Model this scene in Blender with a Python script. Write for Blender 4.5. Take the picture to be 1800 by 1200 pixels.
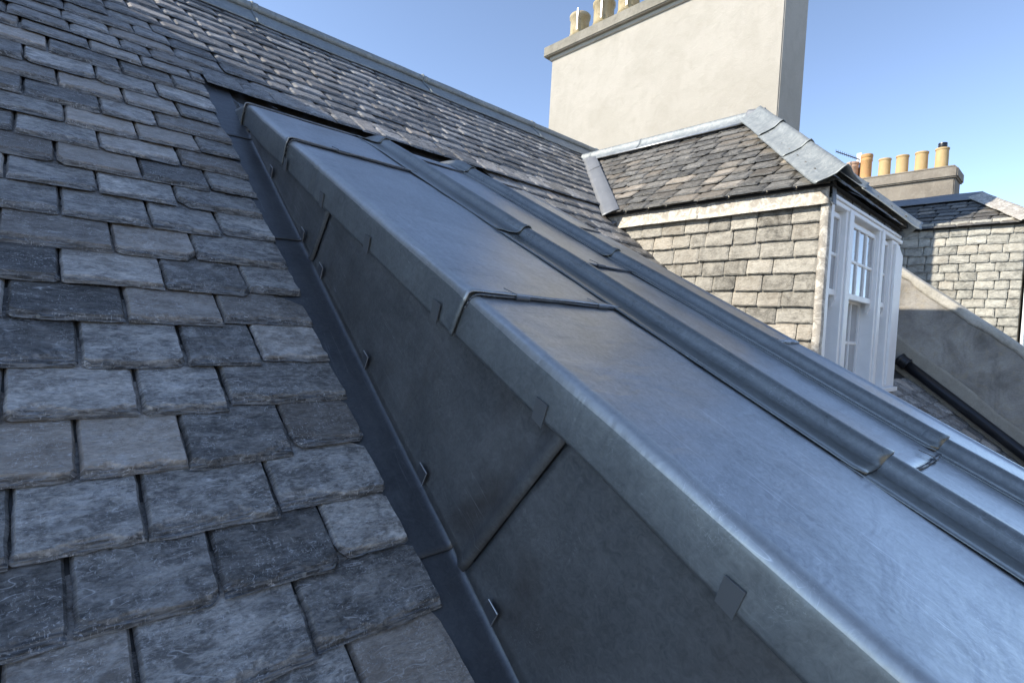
import bpy, bmesh, math, random
import numpy as np
from mathutils import Matrix, Vector
R = math.radians
random.seed(7); rng = np.random.default_rng(11)
scene = bpy.context.scene
for o in list(bpy.data.objects): bpy.data.objects.remove(o)

# ------------------------------------------------------------------ camera
AX = np.array([[0.73397936, 0.0230268, 0.67878131],
               [-0.6768174, -0.05834633, 0.73383507],
               [0.05650227, -0.9980308, -0.02724006]])      # world axes seen in camera axes
cam = bpy.data.cameras.new('camera'); co = bpy.data.objects.new('camera', cam)
scene.collection.objects.link(co)
rt, dn, fw = Vector(AX[:, 0]), Vector(AX[:, 1]), Vector(AX[:, 2])
m = Matrix.Identity(4)
for i in range(3):
    m[i][0] = rt[i]; m[i][1] = -dn[i]; m[i][2] = -fw[i]
co.matrix_world = m
cam.sensor_width = 36; cam.lens = 943.29 / 1800 * 36
cam.clip_start = 0.02; cam.clip_end = 2000
scene.camera = co

# ------------------------------------------------------------------ sky, sun, exposure
SUN = Vector((-1.0, 0.64, 0.80)).normalized()
SUN_EL = math.asin(SUN.z); SUN_ROT = math.atan2(SUN.x, SUN.y)
w = bpy.data.worlds.new('World'); scene.world = w; w.use_nodes = True
nt = w.node_tree; nt.nodes.clear()
sky = nt.nodes.new('ShaderNodeTexSky'); sky.sky_type = 'NISHITA'; sky.sun_disc = False
sky.sun_elevation = SUN_EL; sky.sun_rotation = SUN_ROT
sky.air_density = .62; sky.dust_density = 0.1; sky.ozone_density = 2.0; sky.altitude = 1400
bg = nt.nodes.new('ShaderNodeBackground'); bg.inputs[1].default_value = 0.125
wo = nt.nodes.new('ShaderNodeOutputWorld')
hs_ = nt.nodes.new('ShaderNodeHueSaturation'); hs_.inputs['Saturation'].default_value = .92; nt.links.new(sky.outputs[0], hs_.inputs['Color'])
tn_ = nt.nodes.new('ShaderNodeMix'); tn_.data_type = 'RGBA'; tn_.blend_type = 'MULTIPLY'; tn_.inputs[0].default_value = 1; tn_.inputs[7].default_value = (1.0, .975, .91, 1)
nt.links.new(hs_.outputs[0], tn_.inputs[6]); nt.links.new(tn_.outputs[2], bg.inputs[0]); nt.links.new(bg.outputs[0], wo.inputs[0])
sl = bpy.data.lights.new('sun', 'SUN'); sl.energy = 2.0; sl.angle = R(0.5); sl.color = (1, 0.92, 0.79)
so = bpy.data.objects.new('sun', sl); scene.collection.objects.link(so)
so.rotation_euler = SUN.to_track_quat('Z', 'Y').to_euler()
scene.view_settings.view_transform = 'Standard'; scene.view_settings.look = 'None'
scene.view_settings.exposure = 1.76; scene.view_settings.gamma = 1
scene.render.engine = 'CYCLES'
scene.render.resolution_x = 1024; scene.render.resolution_y = 682

# ------------------------------------------------------------------ helpers
C = scene.collection
def thing(name, label, cat, loc=(0, 0, 0), group=None):
    o = bpy.data.objects.new(name, None); C.objects.link(o); o.location = loc
    o.empty_display_size = 0.1
    o['label'] = label; o['category'] = cat
    if group: o['group'] = group
    return o
def link(name, me, mat, parent=None, label=None, smooth=False):
    o = bpy.data.objects.new(name, me); C.objects.link(o)
    if mat: me.materials.append(mat)
    if smooth:
        me.polygons.foreach_set('use_smooth', [True] * len(me.polygons))
    if parent:
        p = parent; off = Vector((0, 0, 0))
        while p: off += p.location; p = p.parent
        o.parent = parent; o.location = -off if parent.type == 'EMPTY' else Vector((0, 0, 0))
    if label: o['label'] = label
    return o
def mesh_from(name, V, F, uv=None, tone=None):
    """V (n,3), F list of index arrays of equal length 4 (m,4)"""
    me = bpy.data.meshes.new(name)
    V = np.asarray(V, np.float32); F = np.asarray(F, np.int32)
    me.vertices.add(len(V)); me.vertices.foreach_set('co', V.ravel())
    k = F.shape[1]
    me.loops.add(F.size); me.loops.foreach_set('vertex_index', F.ravel())
    me.polygons.add(len(F)); me.polygons.foreach_set('loop_start', np.arange(0, F.size, k, dtype=np.int32))
    try: me.polygons.foreach_set('loop_total', np.full(len(F), k, np.int32))
    except Exception: pass
    if uv is not None:
        l = me.uv_layers.new(name='UVMap'); l.data.foreach_set('uv', np.asarray(uv, np.float32)[F.ravel()].ravel())
    if tone is not None:
        a = me.attributes.new('tone', 'FLOAT_COLOR', 'POINT')
        a.data.foreach_set('color', np.asarray(tone, np.float32).ravel())
    me.update(); me.validate()
    return me
def hashn(ix, iy, s):
    n = (ix.astype(np.int64) * 374761393 + iy.astype(np.int64) * 668265263 + int(s) * 982451653) & 0x7fffffff
    n = ((n ^ (n >> 13)) * 1274126177) & 0x7fffffff
    return ((n ^ (n >> 16)) & 0xffff) / 65535.0
def vn(x, y, s=0):
    x = np.asarray(x, float); y = np.asarray(y, float)
    x, y = np.broadcast_arrays(x, y)
    ix, iy = np.floor(x), np.floor(y); fx, fy = x - ix, y - iy
    fx = fx * fx * (3 - 2 * fx); fy = fy * fy * (3 - 2 * fy)
    a, b = hashn(ix, iy, s), hashn(ix + 1, iy, s); c, d = hashn(ix, iy + 1, s), hashn(ix + 1, iy + 1, s)
    return (a + (b - a) * fx) * (1 - fy) + (c + (d - c) * fx) * fy
def fbm(x, y, s=0, o=3):
    r = 0; amp = 1; t = 0
    for i in range(o):
        r = r + amp * vn(x * 2 ** i, y * 2 ** i, s + i * 17); t += amp; amp *= .5
    return r / t * 2 - 1
def grid_faces(nx, ny, base=0):
    i, j = np.meshgrid(np.arange(nx - 1), np.arange(ny - 1))
    a = (j * nx + i).ravel() + base
    return np.stack([a, a + 1, a + nx + 1, a + nx], 1)
class MB:                                                    # several solids -> ONE mesh
    def __init__(s): s.bm = bmesh.new()
    def box(s, x0, x1, y0, y1, z0, z1, bev=0):
        vs = [s.bm.verts.new(p) for p in ((x0, y0, z0), (x1, y0, z0), (x1, y1, z0), (x0, y1, z0), (x0, y0, z1), (x1, y0, z1), (x1, y1, z1), (x0, y1, z1))]
        fs = [s.bm.faces.new([vs[i] for i in f]) for f in ((3, 2, 1, 0), (4, 5, 6, 7), (0, 1, 5, 4), (1, 2, 6, 5), (2, 3, 7, 6), (3, 0, 4, 7))]
        if bev:
            es = list({e for f in fs for e in f.edges})
            bmesh.ops.bevel(s.bm, geom=es, offset=bev, segments=2, affect='EDGES')
        return s
    def poly(s, pts, vec):                                   # prism: polygon swept by vec
        a = [s.bm.verts.new(p) for p in pts]; b = [s.bm.verts.new(Vector(p) + Vector(vec)) for p in pts]
        s.bm.faces.new(a); s.bm.faces.new(b[::-1])
        n = len(a)
        for i in range(n): s.bm.faces.new((a[i], b[i], b[(i + 1) % n], a[(i + 1) % n]))
        return s
    def lathe(s, base, prof, seg=32, axis=Vector((0, 0, 1)), cap=True):
        q = axis.normalized().to_track_quat('Z', 'Y'); base = Vector(base); rings = []
        for r, z in prof:
            rings.append([s.bm.verts.new(base + q @ Vector((r * math.cos(2 * math.pi * k / seg), r * math.sin(2 * math.pi * k / seg), z))) for k in range(seg)])
        for A, B in zip(rings, rings[1:]):
            for k in range(seg): s.bm.faces.new((A[k], A[(k + 1) % seg], B[(k + 1) % seg], B[k]))
        if cap: s.bm.faces.new(rings[0][::-1]); s.bm.faces.new(rings[-1])
        return s
    def tube(s, a, b, r, seg=12):
        a, b = Vector(a), Vector(b)
        return s.lathe(a, [(r, 0), (r, (b - a).length)], seg, (b - a))
    def done(s, name, mat, parent=None, label=None, smooth=False):
        bmesh.ops.recalc_face_normals(s.bm, faces=s.bm.faces)
        me = bpy.data.meshes.new(name); s.bm.to_mesh(me); s.bm.free()
        return link(name, me, mat, parent, label, smooth)
def auto_smooth(o, ang=40):
    me = o.data; me.polygons.foreach_set('use_smooth', [True] * len(me.polygons))
    me.set_sharp_from_angle(angle=R(ang))

# ------------------------------------------------------------------ materials
class NT:
    def __init__(s, name):
        s.m = bpy.data.materials.new(name); s.m.use_nodes = True; s.t = s.m.node_tree; s.t.nodes.clear()
        s.b = s.t.nodes.new('ShaderNodeBsdfPrincipled'); o = s.t.nodes.new('ShaderNodeOutputMaterial')
        s.t.links.new(s.b.outputs[0], o.inputs[0])
    def n(s, typ, **kw):
        nd = s.t.nodes.new(typ)
        for k, v in kw.items():
            if k.startswith('i_'):
                key = k[2:].replace('_', ' ')
                nd.inputs[int(key) if key.isdigit() else key].default_value = v
            else: setattr(nd, k, v)
        return nd
    def l(s, a, b): s.t.links.new(a, b)
    def setp(s, name, v):
        if isinstance(v, (int, float, tuple)):
            s.b.inputs[name].default_value = v if not isinstance(v, tuple) else (*v, 1)
        else: s.l(v, s.b.inputs[name])
    def coord(s, kind='Object', scale=(1, 1, 1), rot=(0, 0, 0)):
        tc = s.n('ShaderNodeTexCoord'); mp = s.n('ShaderNodeMapping')
        mp.inputs['Scale'].default_value = scale; mp.inputs['Rotation'].default_value = rot
        s.l(tc.outputs[kind], mp.inputs[0]); return mp.outputs[0]
    def noise(s, v, scale, detail=4, rough=.55, dist=0):
        nd = s.n('ShaderNodeTexNoise'); nd.inputs['Scale'].default_value = scale; nd.inputs['Detail'].default_value = detail
        nd.inputs['Roughness'].default_value = rough; nd.inputs['Distortion'].default_value = dist
        s.l(v, nd.inputs['Vector']); return nd.outputs[0]
    def ramp(s, f, stops, interp='LINEAR'):
        r = s.n('ShaderNodeValToRGB'); cr = r.color_ramp; cr.interpolation = interp
        while len(cr.elements) < len(stops): cr.elements.new(.5)
        for e, (p, c) in zip(cr.elements, stops):
            e.position = p; e.color = (*(c if isinstance(c, tuple) else (c, c, c)), 1)
        s.l(f, r.inputs[0]); return r.outputs[0]
    def mix(s, f, a, b, mode='MIX'):
        x = s.n('ShaderNodeMix', data_type='RGBA', blend_type=mode)
        for sock, v in ((x.inputs[0], f), (x.inputs[6], a), (x.inputs[7], b)):
            if isinstance(v, (int, float)): sock.default_value = v
            elif isinstance(v, tuple): sock.default_value = (*v, 1)
            else: s.l(v, sock)
        return x.outputs[2]
    def math(s, op, a, b=0, clamp=False):
        x = s.n('ShaderNodeMath', operation=op); x.use_clamp = clamp
        for sock, v in ((x.inputs[0], a), (x.inputs[1], b)):
            if isinstance(v, (int, float)): sock.default_value = v
            else: s.l(v, sock)
        return x.outputs[0]
    def bump(s, h, strength=.5, dist=.01, prev=None):
        b = s.n('ShaderNodeBump'); b.inputs['Strength'].default_value = strength; b.inputs['Distance'].default_value = dist
        s.l(h, b.inputs['Height'])
        if prev: s.l(prev, b.inputs['Normal'])
        return b.outputs[0]

def slate_mat(name, dark, light, brown, warm=.25, lichen=.0, scr=1.0, rough=.62, lich_col=(.42, .41, .34)):
    t = NT(name); at = t.n('ShaderNodeAttribute', attribute_name='tone'); sp = t.n('ShaderNodeSeparateColor')
    t.l(at.outputs['Color'], sp.inputs[0]); r1, r2, r3 = sp.outputs
    uv = t.coord('UV'); uvs = t.coord('UV', scale=(1, 2.1, 1), rot=(0, 0, R(12)))
    big = t.noise(uvs, 9, 5, .6, .6); fine = t.noise(uvs, 70, 6, .68, .5); patch = t.noise(uv, 16, 4, .6, 1.2)
    mid = t.noise(t.coord('UV', scale=(1, 1.5, 1), rot=(0, 0, R(20))), 34, 7, .72, .8)
    v = t.math('ADD', t.math('MULTIPLY', big, .35), t.math('MULTIPLY', fine, .3)); v = t.math('ADD', v, t.math('MULTIPLY', mid, .35))
    v = t.ramp(v, [(.44, 0.0), (.60, 1.0)])
    base = t.mix(v, dark, light)
    base = t.mix(t.math('MULTIPLY', t.ramp(r2, [(.55, 0.), (.95, 1.)]), warm), base, brown)
    br = t.math('ADD', t.math('MULTIPLY', r1, 1.35), .28)
    cc = t.n('ShaderNodeCombineColor')
    for i in range(3): t.l(br, cc.inputs[i])
    base = t.mix(1, base, cc.outputs[0], 'MULTIPLY')
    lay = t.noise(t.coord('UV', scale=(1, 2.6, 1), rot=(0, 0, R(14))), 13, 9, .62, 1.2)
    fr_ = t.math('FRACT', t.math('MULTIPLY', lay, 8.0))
    step_shade = t.math('MULTIPLY', t.ramp(t.math('ABSOLUTE', t.math('SUBTRACT', fr_, .5)), [(0, 1.), (.05, 0.)]), t.ramp(t.noise(uv, 8, 3, .6), [(.50, 0.), (.58, 1.)]))
    base = t.mix(t.math('MULTIPLY', step_shade, .65), base, tuple(c * .35 for c in dark))  # shading of the layer steps painted into the colour as thin dark lines
    # pale weathering patches
    pp = t.math('MULTIPLY', t.ramp(patch, [(.5, 0.), (.66, 1.)]), t.math('ADD', t.math('MULTIPLY', r3, .5), .05))
    base = t.mix(t.math('MULTIPLY', pp, .5), base, tuple(min(.75, c * 1.5) for c in light))
    # thin pale scratches and veins
    def scratch(scale, rot, sx, wd, dist):
        c = t.coord('UV', scale=(sx, 1, 1), rot=(0, 0, R(rot)))
        n1 = t.noise(c, scale, 2, .5, dist)
        d = t.math('ABSOLUTE', t.math('SUBTRACT', n1, .5))
        return t.ramp(d, [(0, 1.), (wd, 0.)])
    msk = t.ramp(t.noise(uv, 26, 3, .6), [(.5, 0.), (.62, 1.)])
    s1 = t.math('MULTIPLY', scratch(30, 25, .3, .006, .25), msk)
    s2 = t.math('MULTIPLY', scratch(20, 80, .3, .005, .3), t.ramp(t.noise(uv, 19, 2, .5), [(.52, 0.), (.6, 1.)]))
    sc = t.math('MULTIPLY', t.math('MAXIMUM', t.math('MULTIPLY', s1, .8), t.math('MULTIPLY', s2, 1.5)), .42 * scr, True)
    base = t.mix(sc, base, tuple(min(.8, c * 1.9) for c in light))
    eg = t.math('SUBTRACT', 1.0, at.outputs['Alpha'], True)
    stri = t.noise(t.coord('UV', scale=(.35, 3.5, 1)), 60, 4, .6, .6)
    ecol = t.mix(t.ramp(stri, [(.42, 0.), (.58, 1.)]), (dark[0] * .30, dark[1] * .33, dark[2] * .38), (light[0] * .46, light[1] * .50, light[2] * .56))
    base = t.mix(t.math('MULTIPLY', t.ramp(eg, [(.12, 0.), (.5, 1.)]), .8), base, ecol)
    mk = t.noise(t.coord('UV', scale=(2.6, 1, 1), rot=(0, 0, R(35))), 120, 3, .6, .8); mk2 = t.noise(t.coord('UV', scale=(1, 2.6, 1), rot=(0, 0, R(20))), 95, 3, .6, .8)
    mm = t.math('MAXIMUM', t.ramp(mk, [(.60, 0.), (.67, 1.)]), t.ramp(mk2, [(.59, 0.), (.67, 1.)]))
    mm = t.math('MULTIPLY', mm, t.ramp(t.noise(uv, 15, 3, .6), [(.40, .1), (.60, 1.)]))
    base = t.mix(t.math('MULTIPLY', mm, .55), base, tuple(min(.8, c * 1.7) for c in light))
    # lichen specks
    vo = t.n('ShaderNodeTexVoronoi'); vo.inputs['Scale'].default_value = 48; t.l(uv, vo.inputs['Vector'])
    vn_ = t.n('ShaderNodeSeparateColor'); t.l(vo.outputs['Color'], vn_.inputs[0])
    rad = t.math('MULTIPLY', t.ramp(vn_.outputs[0], [(.86, 0.), (1., 1.)]), .2)
    sp1 = t.math('GREATER_THAN', t.math('SUBTRACT', rad, vo.outputs['Distance']), 0.0)
    base = t.mix(t.math('MULTIPLY', sp1, .6), base, (.34, .35, .33))
    if lichen:
        lm = t.ramp(t.noise(uv, 11, 6, .7, .8), [(.42 - .1 * lichen, 0.), (.62, 1.)])
        base = t.mix(t.math('MULTIPLY', lm, lichen), base, lich_col)
        dk = t.ramp(t.noise(uv, 30, 5, .7, .4), [(.60, 0.), (.68, 1.)])
        base = t.mix(t.math('MULTIPLY', dk, .45), base, tuple(c * .55 for c in dark))
    t.setp('Base Color', base)
    t.setp('Roughness', t.math('ADD', t.math('MULTIPLY', fine, .25), rough - .12))
    t.b.inputs['Specular IOR Level'].default_value = .5
    ter = t.math('ADD', t.math('MULTIPLY', t.math('SNAP', lay, .125), .8), t.math('MULTIPLY', lay, .5))   # riven, layered surface
    nb = t.bump(ter, .9, .013); nb = t.bump(fine, .7, .003, nb)
    t.setp('Normal', nb)
    return t.m
M = {}
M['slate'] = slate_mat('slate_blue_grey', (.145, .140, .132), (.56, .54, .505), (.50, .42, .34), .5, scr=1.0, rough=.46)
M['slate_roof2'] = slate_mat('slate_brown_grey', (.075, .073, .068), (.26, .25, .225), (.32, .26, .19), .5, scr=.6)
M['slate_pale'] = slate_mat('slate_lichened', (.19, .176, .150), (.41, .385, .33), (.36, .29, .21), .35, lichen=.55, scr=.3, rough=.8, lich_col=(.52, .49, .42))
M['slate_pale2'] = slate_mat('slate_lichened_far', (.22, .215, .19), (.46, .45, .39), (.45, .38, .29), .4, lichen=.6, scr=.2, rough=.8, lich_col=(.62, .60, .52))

def lead_mat(name, c0, c1, rough=(.30, .5), metal=.75, mott=.5, streak=True, spots=.0, spot_col=(.6, .62, .62), bump=.25, stain=.0):
    t = NT(name)
    uv = t.coord('UV'); st = t.coord('UV', scale=(5, 1, 1), rot=(0, 0, R(3)))
    a = t.noise(uv, 3.2, 6, .62, .9); b = t.noise(uv, 55, 4, .7, 1.5); c = t.noise(st, 9, 5, .6, .2)
    f = t.math('ADD', t.math('MULTIPLY', a, .42), t.math('MULTIPLY', b, .43)); f = t.math('ADD', f, t.math('MULTIPLY', c, .15))
    base = t.mix(t.ramp(f, [(.5 - mott * .3, 0.), (.5 + mott * .3, 1.)]), c0, c1)
    if stain:
        sm = t.ramp(t.noise(t.coord('UV', scale=(1, 1.6, 1)), 2.1, 4, .6, .5), [(.5, 0.), (.75, 1.)])
        base = t.mix(t.math('MULTIPLY', sm, stain), base, (.085, .07, .06))
    # fine pale scratches along the sheet and worm-like rub marks
    d = t.math('ABSOLUTE', t.math('SUBTRACT', t.noise(t.coord('UV', scale=(14, .35, 1), rot=(0, 0, R(-2))), 5.5, 1, .4, .0), .5))
    s1 = t.math('MULTIPLY', t.ramp(d, [(0, 1.), (.004, 0.)]), t.ramp(t.noise(uv, 2.0, 2), [(.45, 0.), (.6, 1.)]))
    d2 = t.math('ABSOLUTE', t.math('SUBTRACT', t.noise(uv, 34, 2, .5, 2.2), .5))
    s2 = t.math('MULTIPLY', t.ramp(d2, [(0, 1.), (.012, 0.)]), t.ramp(t.noise(uv, 6.0, 3), [(.54, 0.), (.66, 1.)]))
    base = t.mix(t.math('MULTIPLY', t.math('MAXIMUM', s1, t.math('MULTIPLY', s2, .8)), .4), base, tuple(min(1, x * 2.0 + .05) for x in c1))
    if spots:
        sm = t.ramp(t.noise(uv, 17, 6, .75, 1.5), [(.46, 0.), (.6, 1.)])
        base = t.mix(t.math('MULTIPLY', sm, spots), base, spot_col)
    t.setp('Base Color', base); t.b.inputs['Metallic'].default_value = metal
    t.setp('Roughness', t.math('ADD', t.math('MULTIPLY', t.math('ADD', t.math('MULTIPLY', a, .6), t.math('MULTIPLY', b, .4)), (rough[1] - rough[0]) * 1.6), rough[0] - .2 * (rough[1] - rough[0])))
    wv = t.noise(t.coord('UV', scale=(1, 2.2, 1), rot=(0, 0, R(25))), 7, 3, .5, .6)
    nb = t.bump(wv, bump, .012); nb = t.bump(b, bump * .5, .0012, nb)
    t.setp('Normal', nb)
    return t.m
M['lead'] = lead_mat('new_lead_sheet', (.27, .28, .29), (.52, .535, .55), (.24, .42), .85, mott=.42)
M['lead_worn'] = lead_mat('lead_worn_crease', (.36, .37, .37), (.52, .54, .54), (.3, .42), .6)
M['lead_roll'] = lead_mat('lead_roll', (.16, .165, .155), (.32, .33, .315), (.20, .38), .8, mott=.6)
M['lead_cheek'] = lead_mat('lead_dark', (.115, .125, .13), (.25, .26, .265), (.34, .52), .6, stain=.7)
M['lead_apron'] = lead_mat('lead_apron', (.165, .182, .188), (.31, .335, .34), (.34, .50), .6, mott=.5, spots=.15, spot_col=(.42, .45, .45))
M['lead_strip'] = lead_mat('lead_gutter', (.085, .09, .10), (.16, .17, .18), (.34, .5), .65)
M['lead_old'] = lead_mat('lead_weathered', (.20, .225, .235), (.34, .37, .375), (.45, .65), .35, spots=.45, spot_col=(.48, .50, .48))
M['lead_white'] = lead_mat('lead_oxidised', (.30, .27, .23), (.44, .41, .36), (.5, .75), .25, spots=.85, spot_col=(.74, .70, .62))
M['lead_grey'] = lead_mat('lead_flat_grey', (.20, .215, .23), (.29, .30, .32), (.45, .65), .4)

def render_mat(name, c0, c1, c2, sc=1.0, bump=.35, grit=90, stainamt=.6, stains=(.10, .095, .085), top=None, rp=(.36, .64)):
    t = NT(name); o = t.coord('Object'); z = t.coord('Object', scale=(1, 1, .35))
    a = t.noise(o, 1.1 * sc, 6, .62, .5); b = t.noise(o, 6 * sc, 5, .6, .4); g = t.noise(o, grit, 3, .7)
    base = t.mix(t.ramp(a, [(rp[0], 0.), (rp[1], 1.)]), c0, c1)
    base = t.mix(t.math('MULTIPLY', t.ramp(b, [(.5, 0.), (.72, 1.)]), .55), base, c2)
    st = t.ramp(t.noise(z, 2.2 * sc, 7, .68, .9), [(.52, 0.), (.70, 1.)])
    base = t.mix(t.math('MULTIPLY', st, stainamt), base, stains)
    gg = t.ramp(g, [(.3, .82), (.7, 1.)])
    base = t.mix(.8, base, gg, 'MULTIPLY')
    t.setp('Base Color', base); t.b.inputs['Roughness'].default_value = .9; t.b.inputs['Specular IOR Level'].default_value = .2
    nb = t.bump(g, bump, .004); nb = t.bump(b, .35, .02, nb); t.setp('Normal', nb)
    return t.m
M['cream'] = render_mat('cream_render', (.465, .43, .365), (.505, .468, .402), (.425, .39, .327), 1.2, .35, 110, .22, (.36, .33, .27), rp=(.42, .58))
M['capstone'] = render_mat('cap_stone', (.27, .25, .20), (.36, .33, .27), (.22, .20, .17), 3, .5, 80, .35)
M['roughcast'] = render_mat('brown_roughcast', (.24, .21, .17), (.33, .29, .235), (.40, .36, .30), 1.5, .9, 38, .25)
M['parapet'] = render_mat('stained_cement', (.27, .255, .23), (.46, .435, .395), (.42, .36, .26), 2.4, .8, 60, .55, (.12, .112, .098), rp=(.38, .62))
M['cope'] = render_mat('pale_mortar', (.48, .45, .38), (.60, .57, .50), (.34, .32, .28), 4, .7, 60, .3)
M['mortar'] = render_mat('smooth_mortar', (.37, .34, .28), (.43, .40, .34), (.31, .29, .25), 3, .4, 80, .2)
M['ground'] = render_mat('paved_street', (.16, .155, .145), (.20, .195, .18), (.13, .125, .12), .2, .3, 20, .2)
def plain(name, col, rough=.5, metal=0, var=.12, sc=12, bump=.1, spec=.5):
    t = NT(name); o = t.coord('Object'); a = t.noise(o, sc, 5, .6, .4)
    t.setp('Base Color', t.mix(t.ramp(a, [(.35, 0.), (.65, 1.)]), tuple(c * (1 - var) for c in col), tuple(min(1, c * (1 + var)) for c in col)))
    t.setp('Roughness', t.math('ADD', t.math('MULTIPLY', a, .2), rough - .1)); t.b.inputs['Metallic'].default_value = metal
    t.b.inputs['Specular IOR Level'].default_value = spec
    t.setp('Normal', t.bump(t.noise(o, sc * 6, 4, .6), bump, .003)); return t.m
M['white'] = plain('white_paint', (.86, .865, .865), .42, 0, .035, 9, .12)
M['black'] = plain('black_plastic', (.018, .018, .020), .32, 0, .3, 5, .15)
M['dark'] = plain('dark_underlay', (.02, .021, .024), .9)
M['curtain'] = plain('net_blind', (.42, .42, .40), .8, 0, .1, 4)
M['metal'] = plain('galvanised', (.55, .56, .57), .4, .8)
M['antenna'] = plain('antenna_grey', (.09, .09, .095), .5, .6)
t = NT('window_glass'); t.setp('Base Color', (.36, .37, .38)); t.b.inputs['Roughness'].default_value = .04
t.b.inputs['Specular IOR Level'].default_value = .75
t.setp('Normal', t.bump(t.noise(t.coord('Object'), 5, 2), .06, .02)); M['glass'] = t.m
def pot_mat(name, c0, c1, soot):
    t = NT(name); o = t.coord('Object'); z = t.coord('Object', scale=(1, 1, .4))
    a = t.noise(z, 7, 6, .7, .6); b = t.noise(o, 22, 5, .7, .3)
    base = t.mix(t.ramp(a, [(.38, 0.), (.62, 1.)]), c0, c1)
    base = t.mix(t.math('MULTIPLY', t.ramp(b, [(.56, 0.), (.7, 1.)]), soot), base, (.14, .12, .09))
    t.setp('Base Color', base); t.b.inputs['Roughness'].default_value = .8
    t.setp('Normal', t.bump(b, .35, .006)); return t.m
M['pot_cream'] = pot_mat('cream_clay', (.36, .28, .14), (.47, .39, .26), .9)
M['pot_buff'] = pot_mat('buff_clay', (.50, .34, .15), (.55, .39, .19), .12)
M['pot_red'] = pot_mat('red_clay', (.46, .27, .17), (.56, .40, .28), .5)
M['pot_orange'] = pot_mat('orange_clay', (.55, .32, .12), (.50, .26, .12), .6)

# ------------------------------------------------------------------ frames of reference
P = R(38.5); sP, cP = math.sin(P), math.cos(P)
def MP(u, v, h):                                             # main roof slope; h above slate surface
    u, v, h = np.broadcast_arrays(np.asarray(u, float), np.asarray(v, float), np.asarray(h, float))
    return np.stack([u, v * cP - (h - 1) * sP, v * sP + (h - 1) * cP], -1)
T = R(27.2); sT, cT = math.sin(T), math.cos(T); CL = -.3784
def dip(w_): 
    k = np.clip((np.asarray(w_, float) - 2.72) / .42, 0, 1); return -.115 * k * k * (3 - 2 * k)
def LP(x, w_, h):                                            # lead roof plane of the dormer
    x, w_, h = np.broadcast_arrays(np.asarray(x, float), np.asarray(w_, float), np.asarray(h, float))
    return np.stack([x, w_ * cT - (h + CL) * sT, w_ * sT + (h + CL) * cT], -1)

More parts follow.
